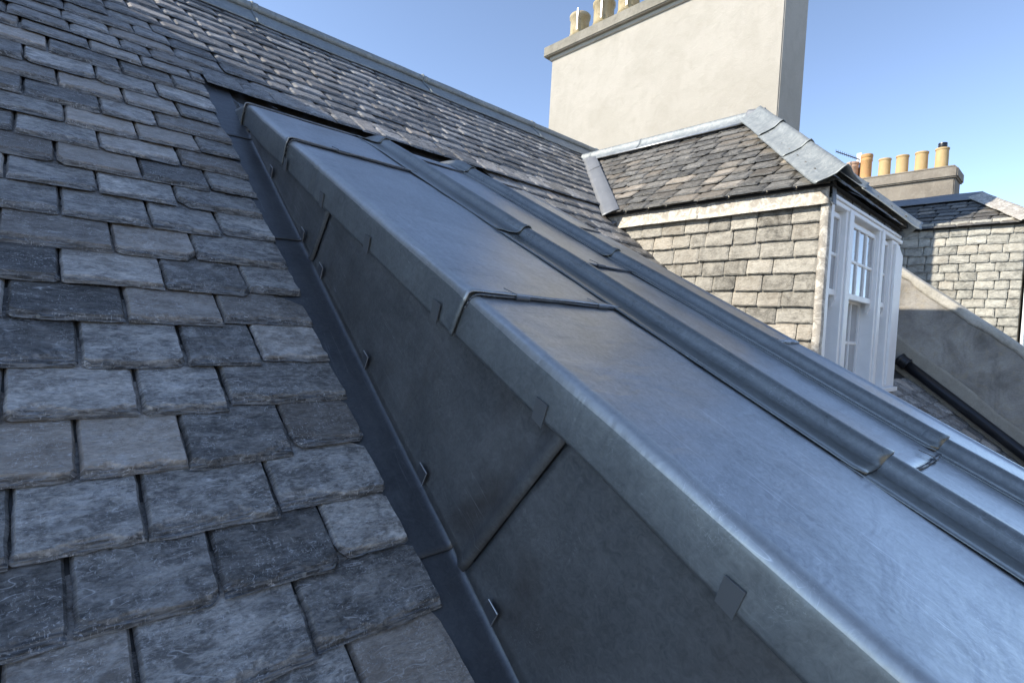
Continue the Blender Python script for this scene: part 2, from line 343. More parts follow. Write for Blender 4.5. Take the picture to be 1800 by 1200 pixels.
# ------------------------------------------------------------------ slates
NEAR_T = np.array([0, .0015, .004, .007, .0105, .014, .018, .024, .034, .05, .07, .095, .125, .16, .20, .25, .31])
FAR_T = np.array([0, .004, .010, .05, .12, .2])
class Slates:
    def __init__(s, fn): s.fn = fn; s.V = []; s.F = []; s.UV = []; s.T = []; s.n = 0
    def add(s, a0, a1, b0, E, near=1, shl=0., shr=0., lift=0., tone=None, thick=None, rough=1., gap=None, chip=1., maxd=9., bev=1., step=.0195):
        k = int(rng.integers(1, 1 << 20)); sc = E / .147
        td = (NEAR_T if near == 2 else (FAR_T if near == 0 else NEAR_T[[0, 2, 4, 6, 8, 10, 12, 14, 15]]))
        if near == 2: nx = max(14, int((a1 - a0) / .0052))
        elif near == 1: nx = max(8, int((a1 - a0) / .014))
        else: nx = 6
        g = gap if gap is not None else (.0012 + .0035 * rng.random() ** 2)
        wv = a1 - a0 - 2 * g
        if wv < .012: return
        sx = np.concatenate([[0], np.linspace(0, 1, nx), [1]])
        ty = np.concatenate([[0], np.minimum(td * sc, maxd)])
        S, D = np.meshgrid(sx, ty)
        wid = wv * S
        th = (thick if thick else (.011 + .007 * rng.random())) * min(1, sc * 1.05)
        amp = .0030 * rough
        rag = amp * fbm(wid * 34, 0 * wid + k % 97, k, 4) + amp * 1.4 * fbm(wid * 7, 0 * wid + 3.3, k + 5, 2)
        ang = (rng.random() - .5) * .028 * rough
        # chipped corners
        cl, cr = (rng.random() < .42) * rng.random() * .016, (rng.random() < .42) * rng.random() * .020
        cl += (rng.random() < .08) * .02; cr += (rng.random() < .08) * .02
        dl, dr = wid, wv - wid
        cl *= chip; cr *= chip; corner = np.maximum(0, cl - dl * (.8 + .5 * rng.random())) + np.maximum(0, cr - dr * (.8 + .5 * rng.random()))
        fall = np.clip(1 - D / .09, 0, 1)
        Y = D + (rag + corner + ang * (wid - wv / 2)) * fall
        e1 = amp * .9 * fbm(D * 40, 0 * D + 1, k + 9, 3); e2 = amp * .9 * fbm(D * 40, 0 * D + 2, k + 13, 3)
        X = wid + np.clip(1 - dl / .03, 0, 1) * e1 + np.clip(1 - dr / .03, 0, 1) * e2 + (shl * (1 - S) + shr * S) * D
        # surface: riven flakes, hollows, chamfered broken edge in layers
        tilt = step / E * .98
        H = -tilt * D + (rng.random() - .5) * .002 + lift
        H = H + (rng.random() - .5) * .006 * (S - .5) + .0016 * fbm(wid * 9, D * 14, k + 21, 2)
        bw = (.008 + .022 * np.clip(vn(wid * 26, 0 * wid, k + 31) * 1.3 - .2, 0, 1) * (.4 + rng.random())) * rough * bev
        dd = np.maximum(D + corner * 0 , 0) / bw
        sidew = (.001 + .006 * np.clip(vn(D * 26, D * 0 + S.round(), k + 37) * 2 - .9, 0, 1)) * bev
        ds = np.minimum(dl, dr) / sidew
        ed = np.clip(np.minimum(dd, ds * 1.0 + .0), 0, 1)
        q = ed + .35 * (vn(wid * 45, D * 70, k + 41) - .5) * (ed < .98)
        lay = np.clip(np.round(q * 3) / 3 * .85 + q * .15, 0, 1)
        H = H - th * .80 * (1 - lay)
        # delaminated flake on some slates
        if near and rng.random() < .5:
            fl = fbm(wid * 8 + 9, D * 16, k + 51, 3)
            H = H - .0022 * (fl > .22) - .0016 * (fl > .38)
        Hu = -tilt * D - th + lift
        H[0, :] = Hu[0, :]; Y[0, :] = Y[1, :] - .003 * rough
        H[:, 0] = Hu[:, 0]; H[:, -1] = Hu[:, -1]
        n1, n2 = X.shape
        Wp = s.fn(a0 + g + X, b0 + Y, H).reshape(-1, 3)
        s.V.append(Wp)
        f = grid_faces(n2, n1, s.n); s.F.append(f)
        ou, ov = rng.random() * 40, rng.random() * 40
        fl = -1 if rng.random() < .5 else 1
        s.UV.append(np.stack([ou + fl * X.ravel(), ov + Y.ravel()], 1))
        if tone is None: tone = (float(np.clip(rng.normal(.45, .2), 0, 1)), rng.random(), rng.random())
        tc_ = np.tile([*tone, 1.], (Wp.shape[0], 1)); eg = np.clip(q, 0, 1); eg[0, :] = 0; eg[:, 0] = 0; eg[:, -1] = 0; eg = np.clip(dd + .25 * (vn(wid * 60, D * 90, k + 61) - .5), 0, 1); eg[0, :] = 0; eg[:, 0] = 0; eg[:, -1] = 0; tc_[:, 3] = eg.ravel(); s.T.append(tc_); s.n += Wp.shape[0]
    def done(s, name, mat, parent, label=None):
        me = mesh_from(name, np.concatenate(s.V), np.concatenate(s.F), np.concatenate(s.UV), np.concatenate(s.T))
        o = link(name, me, mat, parent, label)
        auto_smooth(o, 16)
        return o

# ================================================================== main roof
house = thing('slate_roof', 'large blue-grey slate roof slope in the foreground, rising left to a lead ridge', 'roof', (2, 1, 0))
traced = {1: [.669, .40, .145], 2: [.658, .492, .276, .071, -.14], 3: [.659, .41, .178, 0.0, -.22], 4: [.66, .477, .265, .091, -.13], 5: [.663, .37, .196, -.016, -.25],
 6: [.658, .476, .300, .103, -.12], 7: [.658, .411, .197, -.02], 8: [.662, .504, .292, .075, -.13], 9: [.658, .389, .19, -.04], 10: [.656, .487, .289, .083, -.1],
 11: [.649, .379, .172, -.034], 12: [.664, .498, .295, .077, -.12], 13: [.663, .426, .19, -.02], 14: [.66, .51, .309, .105, -.1], 15: [.657, .385, .21, -.003],
 16: [.643, .482, .289, .09, -.12], 17: [.648, .423, .211, -.005], 18: [.646, .502, .304, .068, -.1], 19: [.652, .593, .393, .206, -.019]}
vs = [.315, .467, .612, .760, .912, 1.055, 1.211, 1.350, 1.499, 1.651, 1.805, 1.946, 2.094, 2.241, 2.386, 2.54, 2.69, 2.859, 3.02]
cour = {i + 1: v for i, v in enumerate(vs)}
for i in range(20, 32): cour[i] = 3.02 + (i - 19) * .139
for i in range(0, -17, -1): cour[i] = .315 - (1 - i) * .152
# some individual slates of the photograph: (course, joint index) -> tone
SPEC = {(4, 2): (.62, .95, .95), (2, 0): (.78, .60, .35), (5, 1): (.72, .3, .6), (8, 3): (.0, .3, .0), (7, 2): (.05, .2, .0), (2, 1): (.12, .3, .3), (1, 0): (.28, .2, .3),
        (3, 0): (.66, .5, .9), (3, 2): (.62, .3, .9), (2, 3): (.08, .5, .4), (2, 2): (.35, .4, .6), (10, 0): (.72, .5, .7), (7, 0): (.3, .8, .2), (5, 0): (.35, .2, .4), (4, 0): (.2, .8, .2), (4, 1): (.28, .3, .3),
        (6, 2): (.6, .1, .3), (16, 2): (.55, .92, .9), (11, 1): (.8, .1, .2), (12, 1): (.1, .3, .2), (9, 3): (.35, 1., .8), (1, 1): (.62, .3, .7)}
S = Slates(MP)
V0, V1 = (3.66, 2.79), (4.72, 4.27)                          # left valley of the tall dormer
def val_u(v): return V0[0] + (v - V0[1]) * (V1[0] - V0[0]) / (V1[1] - V0[1])
def run(i, u0, u1, E, start=None, near=1, shr=0., lift=0.):
    u = u0 if start is None else start
    while u < u1 - .03:
        wd = float(np.clip(rng.normal(.2, .04), .12, .29))
        e = u + wd
        if e > u1 - .09: e = u1
        S.add(u, e, cour[i] + (rng.random() - .5) * .006, E, near, gap=.0014, thick=.010, step=.0140, tone=(float(np.clip(rng.normal(.34, .2), 0, 1)), rng.random(), rng.random()), lift=(.014 if lift is None else lift) + (rng.random() - .5) * .002, shr=(shr if e == u1 else 0.))
        u = e
for i in sorted(cour):
    v = cour[i]; md_ = 4.83 - v
    if v > 4.70: continue
    E = cour.get(i + 1, v + .14) - v
    if i <= 19:
        js = traced.get(i)
        if js is None: js = [.66]; x = .66; 
        if i in traced:
            for k in range(len(js) - 1):
                a, b = js[k + 1], js[k]
                dv = .024 * max(0, min(1, ((a + b) / 2 - .38) / .25))
                S.add(a, b, v + dv + (rng.random() - .5) * .004, E, 2, tone=SPEC.get((i, k)))
            left = js[-1]
        else: left = .66
        u = left
        while u > -2.1:                                      # onward to the left, out of frame
            wd = float(np.clip(rng.normal(.205, .035), .13, .28)); S.add(u - wd, u, v + (rng.random() - .5) * .005, E, 2 if (u > -.05 and -.1 < v) else 1); u -= wd
        if v < 3.0:                                          # right of the lead dormer
            if v < .62: run(i, 2.44, 6.76, E, near=0)
            elif v < 2.79: run(i, 2.44, 3.70, E, near=1)
            else: run(i, 2.44, val_u(v) - .07, E, near=1, shr=.72)
        else: run(i, .652, val_u(v) - .07, E, near=1, shr=.72, lift=None)
    else:
        um = val_u(v) - .07 if v < 4.2 else 6.3
        if v >= 4.2: um = 4.66 if v < 4.4 else 6.3
        nr = -2.1
        # higher resolution where close
        u = -2.1 - rng.random() * .1
        while u < um - .03:
            wd = float(np.clip(rng.normal(.20, .042), .12, .29)); e = u + wd
            if e > um - .08: e = um
            S.add(u, e, v + (rng.random() - .5) * .007, E, 1, lift=(rng.random() - .5) * .004, shr=(.72 if (e == um and v < 4.2) else 0), rough=1.5, maxd=md_, thick=.009 + .004 * rng.random(), bev=.5, chip=.6, gap=.0012, step=.0145, tone=(float(np.clip(rng.normal(.36, .2), 0, 1)), rng.random(), rng.random()))
            u = e
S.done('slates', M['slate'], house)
mb = MB()
def pv(u, v, h): return tuple(MP(u, v, h))
mb.poly([pv(-2.1, -2.2, -.034), pv(6.76, -2.2, -.034), pv(6.76, 4.84, -.034), pv(-2.1, 4.84, -.034)], (0, .02, -.12))
mb.done('roof_deck', M['slate'], house)
# ridge flashing in lengths, with a roll on top
def sheet(name, fn, us, prof, mat, parent, amp=.0012, thick=.0025, edge_wave=0., label=None, seed=0, smooth=True, wend=None):
    """prof: list of (a,h) across; us: positions along.  fn(a, along, h)"""
    prof = np.array(prof, float); seg = np.r_[0, np.cumsum(np.hypot(*np.diff(prof, axis=0).T))]
    A, L = np.meshgrid(prof[:, 0], us); H = np.tile(prof[:, 1], (len(us), 1)); SG = np.tile(seg, (len(us), 1))
    H = H + amp * fbm(SG * 5 + 2, L * 3.2, seed + 3, 3)
    A = A + amp * fbm(SG * 5 + 8, L * 3.2, seed + 8, 3)
    if wend is not None:                                     # raised lower lip of a lap: (position, sign, size)
        pos, size, rr = wend; H = H + size * np.clip(1 - np.abs(L - pos) / rr, 0, 1) ** 2
    V = fn(A, L, H).reshape(-1, 3)
    if edge_wave:
        pass
    me = mesh_from(name, V, grid_faces(len(prof), len(us)), np.stack([SG.ravel() + seed * 3.1, L.ravel() + seed * 1.7], 1))
    o = link(name, me, mat, parent, label, smooth)
    if thick:
        md = o.modifiers.new('thickness', 'SOLIDIFY'); md.thickness = thick; md.offset = 0
    return o
def arc(cx, cy, r, a0, a1, n=9): return [(cx + r * math.cos(R(a0 + (a1 - a0) * k / (n - 1))), cy + r * math.sin(R(a0 + (a1 - a0) * k / (n - 1)))) for k in range(n)]
def RF(a, along, h): return MP(along, a, h)                  # ridge: 'a' is up-slope
xs = [-2.1, -.7, 1.22, 2.72, 4.15, 5.3, 6.3]
for k in range(6):
    prof = [(4.575, .006), (4.58, .012), (4.65, .014), (4.74, .016), (4.80, .018), (4.815, .022)] + arc(4.845, .035, .034, 200, -20, 9)
    us = np.linspace(xs[k], xs[k + 1] + .05, 60)
    sheet('ridge_flashing', lambda A, L, H, k=k: RF(A, L, H + .004 * (L > xs[k + 1] - .0)), us, prof, M['lead_old'], house, .003, .004, seed=20 + k, wend=(xs[k], .008, .05))
    # welted lap with a small upstand
    mb = MB()
    for q, (a, h) in enumerate(prof[:-1]):
        mb.tube(pv(xs[k + 1] + .01, prof[q][0], prof[q][1] + .006), pv(xs[k + 1] + .01, prof[q + 1][0], prof[q + 1][1] + .006), .006, 8)
    mb.done('ridge_clip', M['lead_old'], house, smooth=True)
# far side of the roof so that it is a real roof
mb = MB(); r0 = MP(0, 4.85, -.04)
mb.poly([(-2.1, r0[1], r0[2]), (6.3, r0[1], r0[2]), (6.3, r0[1] + 5, r0[2] - 4), (-2.1, r0[1] + 5, r0[2] - 4)], (0, -.02, -.1))
mb.done('rear_slope', M['slate_roof2'], house)
# valley lead beside the tall dormer: two strips
def VG(off0, off1, z0, z1, seed):
    return None
vd = np.array([V1[0] - V0[0], V1[1] - V0[1]]); vL = np.linalg.norm(vd); vd /= vL; vp = np.array([vd[1], -vd[0]])
def VAL(a, l, h): return MP(V0[0] + vd[0] * l + vp[0] * a, V0[1] + vd[1] * l + vp[1] * a, h)
sheet('valley_gutter', VAL, np.linspace(-.1, vL + .1, 30), [(-.16, -.028), (-.08, -.026), (-.02, -.022), (.0, -.01), (.02, .012)], M['lead_grey'], house, .002, .004, seed=31)

# ================================================================== lead dormer
LD = thing('lead_dormer', 'low dormer clad in dark new lead sheet with rolls, running down the slate roof', 'dormer', (.76, .4, -.2))
def cap_at(w_): return CL
def bay(w0, w1, seed, lip=True):
    """first bay: apron turned down the cheek, rounded crease, flat, under the wing of roll 1"""
    n = max(12, int((w1 - w0) / .02)); ws = np.linspace(w0, w1, n)
    prof = [(.744, -.100), (.7435, -.092), (.743, -.08), (.743, -.06), (.7435, -.040), (.7440, -.020), (.7452, -.0120), (.7478, -.0062), (.7522, -.0020), (.758, .0002), (.768, .0006), (.790, .0003), (.84, 0)] + \
           [(.84 + .43 * k / 12, 0) for k in range(1, 13)] + [(1.30, 0.0)]
    prof = np.array(prof)
    seg = np.r_[0, np.cumsum(np.hypot(*np.diff(prof, axis=0).T))]
    A, L = np.meshgrid(prof[:, 0], ws); H = np.tile(prof[:, 1], (n, 1)); SG = np.tile(seg, (n, 1))
    wave = .010 * fbm(ws * 2.2, ws * 0 + seed, seed, 3)
    H[:, 0] += wave; H[:, 1] += wave * .8; H[:, 2] += wave * .4
    ap = (np.arange(len(prof)) < 7)
    A = A + ap * .0035 * fbm(L * 4, SG * 6, seed + 4, 3)
    A = A - (np.arange(len(prof)) < 12) * .007 * (np.exp(-((L - 1.86) / .009) ** 2) + .8 * np.exp(-((L - 1.80) / .009) ** 2))
    # the crease is dressed by hand and slightly wavy; flat is gently buckled
    A = A + .0022 * fbm(L * 5, L * 0, seed + 6, 2)
    H = H + np.where(ap, 0, .0022) * fbm(A * 4.5, L * 3.5, seed + 9, 3) + np.where(ap, 0, .0009) * fbm(A * 16, L * 9, seed + 12, 2)
    up = .0085 * np.clip(1 - np.abs(L - w0) / .05, 0, 1) ** 1.5 if lip else 0
    over = .006 * np.clip((w1 - L) / .3, 0, 1)
    H = H + np.where(ap, 0, up + over); A = A - np.where(ap, up * .8 + over, (up * .8 + over) * np.clip((.79 - A) / .04, 0, 1))
    H = H + dip(L)
    me = mesh_from('roof_panel', LP(A, L, H).reshape(-1, 3), grid_faces(len(prof), n), np.stack([SG.ravel() + seed * 2.3, L.ravel() + seed * 1.3], 1))
    me.materials.append(M['lead_apron']); me.materials.append(M['lead']); me.materials.append(M['lead_worn'])
    o = link('roof_panel', me, None, LD, None, True)
    mi = np.zeros(len(me.polygons), np.int32); nxp = len(prof) - 1
    col = np.arange(len(me.polygons)) % nxp; mi[:] = 1; mi[col < 6] = 0; mi[(col >= 6) & (col <= 9)] = 2; me.polygons.foreach_set('material_index', mi)
    md = o.modifiers.new('thickness', 'SOLIDIFY'); md.thickness = .004; md.offset = 0
    return o
b1 = [-1.3, .872, 2.168, 2.79, 3.2]
for k in range(4): bay(b1[k] - 0.0, b1[k + 1] + .06, 40 + k)
def lap_bead(x0, x1, w_, apron=False):
    """welted lower edge of a lap as a dark rounded bead"""
    mb = MB(); pts = []
    if apron: pts += [(.741, -.062), (.740, -.045), (.7400, -.022), (.7415, -.010), (.745, -.001), (.751, .006), (.760, .0085), (.775, .0092), (.795, .0092)]
    n = 4
    pts += [(x0 + (x1 - x0) * k / n, .009) for k in range(n + 1)]
    P3 = [Vector(LP(x, w_ + .003 * math.sin(x * 14) + (.012 if h < -.03 else 0), h + float(dip(w_)))) for x, h in pts]
    for a, b in zip(P3, P3[1:]): mb.tube(a, b, .0030, 6)
    return mb.done('lap_welt', M['lead_strip'], LD, smooth=True)
for w_ in (.872, 2.168, 2.79): lap_bead(.81, 1.262, w_, True)
def panel_clip(x, w_, ln=.045):
    mb = MB(); a = Vector(LP(x, w_ - .002, .010 + float(dip(w_)))); b = Vector(LP(x + ln, w_ - .002, .010 + float(dip(w_))))
    mb.tube(a, b, .0058, 10)
    q = [Vector(LP(x - .012, w_ + .036, .014)), Vector(LP(x - .008, w_ + .036, .014)), Vector(LP(x + .004, w_, .016)), Vector(LP(x, w_, .016))]
    mb.poly([tuple(p) for p in q], (0, 0, .0022))
    mb.done('clip', M['lead_strip'], LD, smooth=False)
panel_clip(.875, .872); panel_clip(1.19, .872); panel_clip(.93, 2.168, .05); panel_clip(.87, 2.79, .04)
# rolls with a splash wing
def roll(xc, wing, w0, w1, seed, far=.055, mat='lead_roll', lw=.006):
    n = max(14, int((w1 - w0) / .025)); ws = np.linspace(w0, w1, n)
    r = .031
    prof = [(xc - wing, lw), (xc - wing + .004, lw + .002), (xc - wing * .8, lw + .001), (xc - wing * .62, lw * .8), (xc - .050, .0065), (xc - .040, .0085), (xc - .033, .0125), (xc - .028, .018)] + arc(xc, .0175, .025, 160, 20, 11) + \
           [(xc + .028, .018), (xc + .033, .0125), (xc + .041, .008), (xc + far, .004)]
    return sheet('roll', lambda A, L, H: LP(A + .004 * fbm(L * 1.6, L * 0, seed + 5, 2), L, H + dip(L) + .005 * np.clip((w1 - L) / .3, 0, 1)), ws, prof, M[mat], LD, .0016, .0035, seed=seed, wend=(w0, .004, .035))
r1 = [-1.3, .146, 1.47, 2.70, 3.14]; r2 = [-1.3, .12, 1.43, 2.62, 3.14]
for k in range(4):
    roll(1.400, .134, r1[k], r1[k + 1] + .05, 60 + k)
    roll(1.918, .075, r2[k], r2[k + 1] + .05, 70 + k, lw=.0015)
def flat_bay(x0, x1, w0, w1, seed, verge=False):
    n = max(14, int((w1 - w0) / .03)); ws = np.linspace(w0, w1, n)
    prof = [(x0 + (x1 - x0) * k / 14, 0) for k in range(15)]
    if verge: prof += [(x1 + .012, .004), (x1 + .022, .004), (x1 + .034, -.004), (x1 + .040, -.018), (x1 + .042, -.05), (x1 + .043, -.10)]
    def f(A, L, H):
        return LP(A, L, H + dip(L) + .002 * fbm(A * 5, L * 3, seed, 3) + .004 * np.clip((w1 - L) / .3, 0, 1))
    o = sheet('roof_panel', f, ws, prof, M['lead'], LD, .0012, .004, seed=seed, wend=(w0, .002, .05))
    return o
for k, (a, b) in enumerate(((-1.3, .105), (.105, 1.27), (1.27, 2.6), (2.6, 3.2))): flat_bay(1.43, 1.90, a, b + .05, 80 + k)
for k, (a, b) in enumerate(((-1.3, .72), (.72, 1.9), (1.9, 2.62), (2.62, 3.2))): flat_bay(1.94, 2.31, a, b + .05, 90 + k, True)
for x0, x1, w_ in ((1.46, 1.85, .105), (1.46, 1.85, 1.27), (1.46, 1.85, 2.6), (1.98, 2.33, .72), (1.98, 2.33, 1.9), (1.98, 2.33, 2.62)):
    lap_bead(x0, x1, w_)
panel_clip(1.62, 1.27); panel_clip(1.74, .105, .03); panel_clip(2.12, .72)
# cheek panels on X = .757
def hl(v): # height of the lead plane above the main slope along v
    Y0, Z0 = v * cP + sP, v * sP - cP
    return (CL - (-sT * Y0 + cT * Z0)) / math.cos(P - T)
def cheek(v0, v1, seed, slant=0.):
    n = max(10, int((v1 - v0) / .015)); m_ = 24; vs_ = np.linspace(v0, v1, n); ts = np.linspace(0, 1, m_)
    Vv, Tt = np.meshgrid(vs_, ts, indexing='ij')
    top = np.array([hl(v) for v in vs_]) + dip(vs_ * math.cos(P - T) + .3) - .035
    top = np.maximum(top, .014)
    Hh = -.004 + (top[:, None] + .004) * Tt
    edge0 = (Vv - v0) + slant * Hh * 0
    X = .7600 + .0022 * fbm(Vv * 2.5, Hh * 4, seed, 3) + .0008 * fbm(Vv * 9, Hh * 12, seed + 2, 2)
    X = X - .013 * np.exp(-((Vv - v0 - .014) / .016) ** 2)             # rolled welt where it laps the next sheet
    X = X - .006 - .0045 * np.clip(1 - (Hh + .004) / .025, 0, 1) ** 2            # flares out over the upstand
    P3 = MP(X, Vv, Hh)
    me = mesh_from('cheek_panel', P3.reshape(-1, 3), grid_faces(m_, n), np.stack([Hh.ravel() + seed, Vv.ravel()], 1))
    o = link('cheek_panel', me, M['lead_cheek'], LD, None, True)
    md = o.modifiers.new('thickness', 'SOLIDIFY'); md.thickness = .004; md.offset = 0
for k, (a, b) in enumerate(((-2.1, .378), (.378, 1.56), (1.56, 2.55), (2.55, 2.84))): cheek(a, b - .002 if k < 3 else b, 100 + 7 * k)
# soaker strip between slates and cheek
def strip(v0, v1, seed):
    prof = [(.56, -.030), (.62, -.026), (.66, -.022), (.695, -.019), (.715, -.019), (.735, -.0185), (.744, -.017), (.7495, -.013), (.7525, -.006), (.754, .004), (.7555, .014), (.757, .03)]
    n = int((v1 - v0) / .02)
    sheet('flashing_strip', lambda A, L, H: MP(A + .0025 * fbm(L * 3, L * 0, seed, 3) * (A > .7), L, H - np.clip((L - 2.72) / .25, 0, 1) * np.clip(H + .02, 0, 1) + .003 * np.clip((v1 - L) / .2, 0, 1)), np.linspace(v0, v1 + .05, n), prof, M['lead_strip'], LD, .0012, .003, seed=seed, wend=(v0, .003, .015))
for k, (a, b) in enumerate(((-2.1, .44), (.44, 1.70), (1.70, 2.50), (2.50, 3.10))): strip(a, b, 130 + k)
# little lead clips, folded up at the foot of the cheek and over the apron edge
def vh(Y, Z): return Y * cP + Z * sP, -Y * sP + Z * cP + 1
for (Y, Z) in ((2.30, .555), (1.948, .264), (1.781, .126), (1.433, -.133), (1.107, -.381), (.811, -.586), (.40, -.91), (-.1, -1.3)):
    v, h = vh(Y, Z); mb = MB(); wv = .030 + .008 * random.random()
    a = [pv(.7425, v - wv / 2 - .004, .002), pv(.7425, v + wv / 2, .004), pv(.7385, v + wv / 2 + .004, .040), pv(.7385, v - wv / 2 + .002, .043)]
    mb.poly(a, (.0028, 0, 0))
    b = [pv(.7385, v + wv / 2 + .004, .040), pv(.7385, v - wv / 2 + .002, .043), pv(.7290, v - wv / 2 + .003, .0455), pv(.7290, v + wv / 2 + .005, .0425)]
    o = mb.done('clip', M['lead_strip'], LD)
    mb = MB(); mb.tube(pv(.7380, v + wv / 2 + .004, .0405), pv(.7380, v - wv / 2 + .002, .0435), .0015, 6); mb.tube(pv(.740, v - wv / 2 - .003, .003), pv(.7380, v - wv / 2 + .002, .0435), .0012, 6)
    mb.done('cut_edge', M['metal'], o)
for (Y, Z) in ((2.10, .575), (1.757, .385), (1.426, .212), (1.067, .022), (.702, -.160), (.318, -.356), (-.05, -.56)):
    q = Vector((0, cT, sT)); nn = Vector((0, -sT, cT)); mb = MB()
    w_ = Y * cT + Z * sT; s_ = .0165
    x0 = .7345
    P4 = [Vector(LP(x0, w_ - s_, -.108)), Vector(LP(x0, w_ + s_ * .9, -.106)), Vector(LP(x0 - .003, w_ + s_ + .006, -.062)), Vector(LP(x0 - .003, w_ - s_ + .006, -.060))]
    mb.poly([tuple(p) for p in P4], (-.0022, 0, 0)); mb.done('clip', M['lead_cheek'], LD)
# body of the dormer: front wall, far cheek and soffit (seen only from aside)
mb = MB()
yF = -1.0
def lz(y, h=0): return (y * sT + CL + h) / cT if False else (CL + h + y * sT) / cT
mb.poly([(.775, 3.0, lz(3.0) - .06), (.775, yF, lz(yF) - .02), (.775, yF, (yF * sP - 1) / cP - .05), (.775, 3.0, (3.0 * sP - 1) / cP - .05)], (1.555, 0, 0))
mb.done('core', M['lead_cheek'], LD)

# ================================================================== tall slate-hung dormer
D2 = thing('slate_dormer', 'tall hipped dormer with sunlit pale slate cheek and white sash window', 'dormer', (4.7, 2, 0))
XC, YF, XE, RX = 3.68, 1.165, 5.46, 4.75
XR = 5.38; ZE, ZR = .998, 1.955; YA = 2.12; XB = 3.585; YE = 1.085
mb = MB()
mb.poly([(XC + .02, YF + .13, -.9), (XC + .02, 3.9, -.9), (XC + .02, 3.9, .95), (XC + .02, YF + .13, .95)], (XE - XC - .04, 0, 0))
mb.done('wall', M['capstone'], D2)
# cheek slates: frame a=-Y, b=Z, h=-X
S = Slates(lambda a, b, h: np.stack([XC - .022 - h, -a + 0 * b, b + 0 * h], -1))
z = .875 - .107; row = 0
while z > -.75:
    a = -3.05 - random.random() * .12; aend = -YF - .035
    while a < aend - .02:
        wd = float(np.clip(rng.normal(.185, .03), .12, .25)); e = a + wd
        if e > aend - .07: e = aend
        tn = (float(np.clip(rng.normal(.48, .30), 0, 1)), rng.random(), rng.random())
        S.add(a, e, z + (rng.random() - .5) * .008, .107, 1, tone=tn, thick=.009, rough=.9, chip=.4, bev=.25, lift=(rng.random() - .5) * .003, gap=.0022)
        a = e
    z -= .107
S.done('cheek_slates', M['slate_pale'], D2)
# roof slopes
sl_len = math.hypot(RX - XB, ZR - ZE); sa = math.atan2(ZR - ZE, RX - XB)
def RL(a, b, h):    # a = -Y, b up slope, h normal
    return np.stack([XB + b * math.cos(sa) - h * math.sin(sa), -a + 0 * b, ZE + b * math.sin(sa) + h * math.cos(sa)], -1)
def RRr(a, b, h):
    return np.stack([XR - b * (XR - RX) / sl_len + h * math.sin(sa), a + 0 * b, ZE + b * math.sin(sa) + h * math.cos(sa)], -1)
ff = math.atan2(ZR - ZE, YA - YE); fl_ = math.hypot(ZR - ZE, YA - YE)
def RFr(a, b, h):
    return np.stack([a + 0 * b, YE + b * math.cos(ff) - h * math.sin(ff), ZE + b * math.sin(ff) + h * math.cos(ff)], -1)
S = Slates(RL)
E2 = .128
for k in range(12):
    b = k * E2 - .0
    if b > sl_len - .06: break
    fr = b / sl_len
    aR = -(YE + (YA - YE) * fr) - .02; aL = -(2.80 + (4.04 - 2.80) * fr) + .03
    hs = (YA - YE) / sl_len; vsx = (4.04 - 2.80) / sl_len
    a = aL - 0
    first = True
    while a < aR - .02:
        wd = float(np.clip(rng.normal(.185, .035), .11, .26)); e = a + wd
        if first and rng.random() < .5: e = a + wd * .6
        if e > aR - .07: e = aR
        tn = (float(np.clip(rng.normal(.5, .22), 0, 1)), rng.random(), rng.random())
        if k in (2, 3) and rng.random() < .25: tn = (1.0, .9, 1.)
        S.add(a, e, b + (rng.random() - .5) * .006, E2, 1, maxd=sl_len - b - .02, tone=tn, shl=(-vsx if first else 0), shr=(-hs if e == aR else 0), rough=1.1, lift=(rng.random() - .5) * .003)
        first = False; a = e
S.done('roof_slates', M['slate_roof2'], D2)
S = Slates(RFr)
for k in range(11):
    b = k * E2
    if b > fl_ - .06: break
    fr = b / fl_; aL = XB + (RX - XB) * fr + .02; aR = XR - (XR - RX) * fr - .02; a = aL
    while a < aR - .02:
        wd = float(np.clip(rng.normal(.185, .035), .11, .26)); e = a + wd
        if e > aR - .07: e = aR
        S.add(a, e, b, E2, 0, maxd=fl_ - b - .02); a = e
S.done('roof_slates', M['slate_roof2'], D2)
S = Slates(RRr)
for k in range(12):
    b = k * E2
    if b > sl_len - .06: break
    fr = b / sl_len; a = YE + (YA - YE) * fr; aR = 2.8 + 1.24 * fr
    while a < aR:
        S.add(a, a + .19, b, E2, 0, maxd=sl_len - b - .02); a += .19
S.done('roof_slates', M['slate_roof2'], D2)
mb = MB()
lo = -.03
c1, c2, c3, c4 = (XB + .03, YE + .03, ZE + lo), (XR - .03, YE + .03, ZE + lo), (XR - .03, 3.1, ZE + lo), (XB + .03, 3.1, ZE + lo)
bmv = [mb.bm.verts.new(p) for p in (c1, c2, c3, c4, (RX, YA + .02, ZR + lo), (RX, 4.3, ZR + lo), (XB + .03, 2.80, ZE + lo))]
mb.bm.faces.new((bmv[0], bmv[1], bmv[4])); mb.bm.faces.new((bmv[1], bmv[2], bmv[5], bmv[4])); mb.bm.faces.new((bmv[0], bmv[4], bmv[5], bmv[3])); mb.bm.faces.new((bmv[3], bmv[2], bmv[1], bmv[0])); mb.bm.faces.new((bmv[3], bmv[5], bmv[2]))
mb.done('roof_deck', M['dark'], D2)
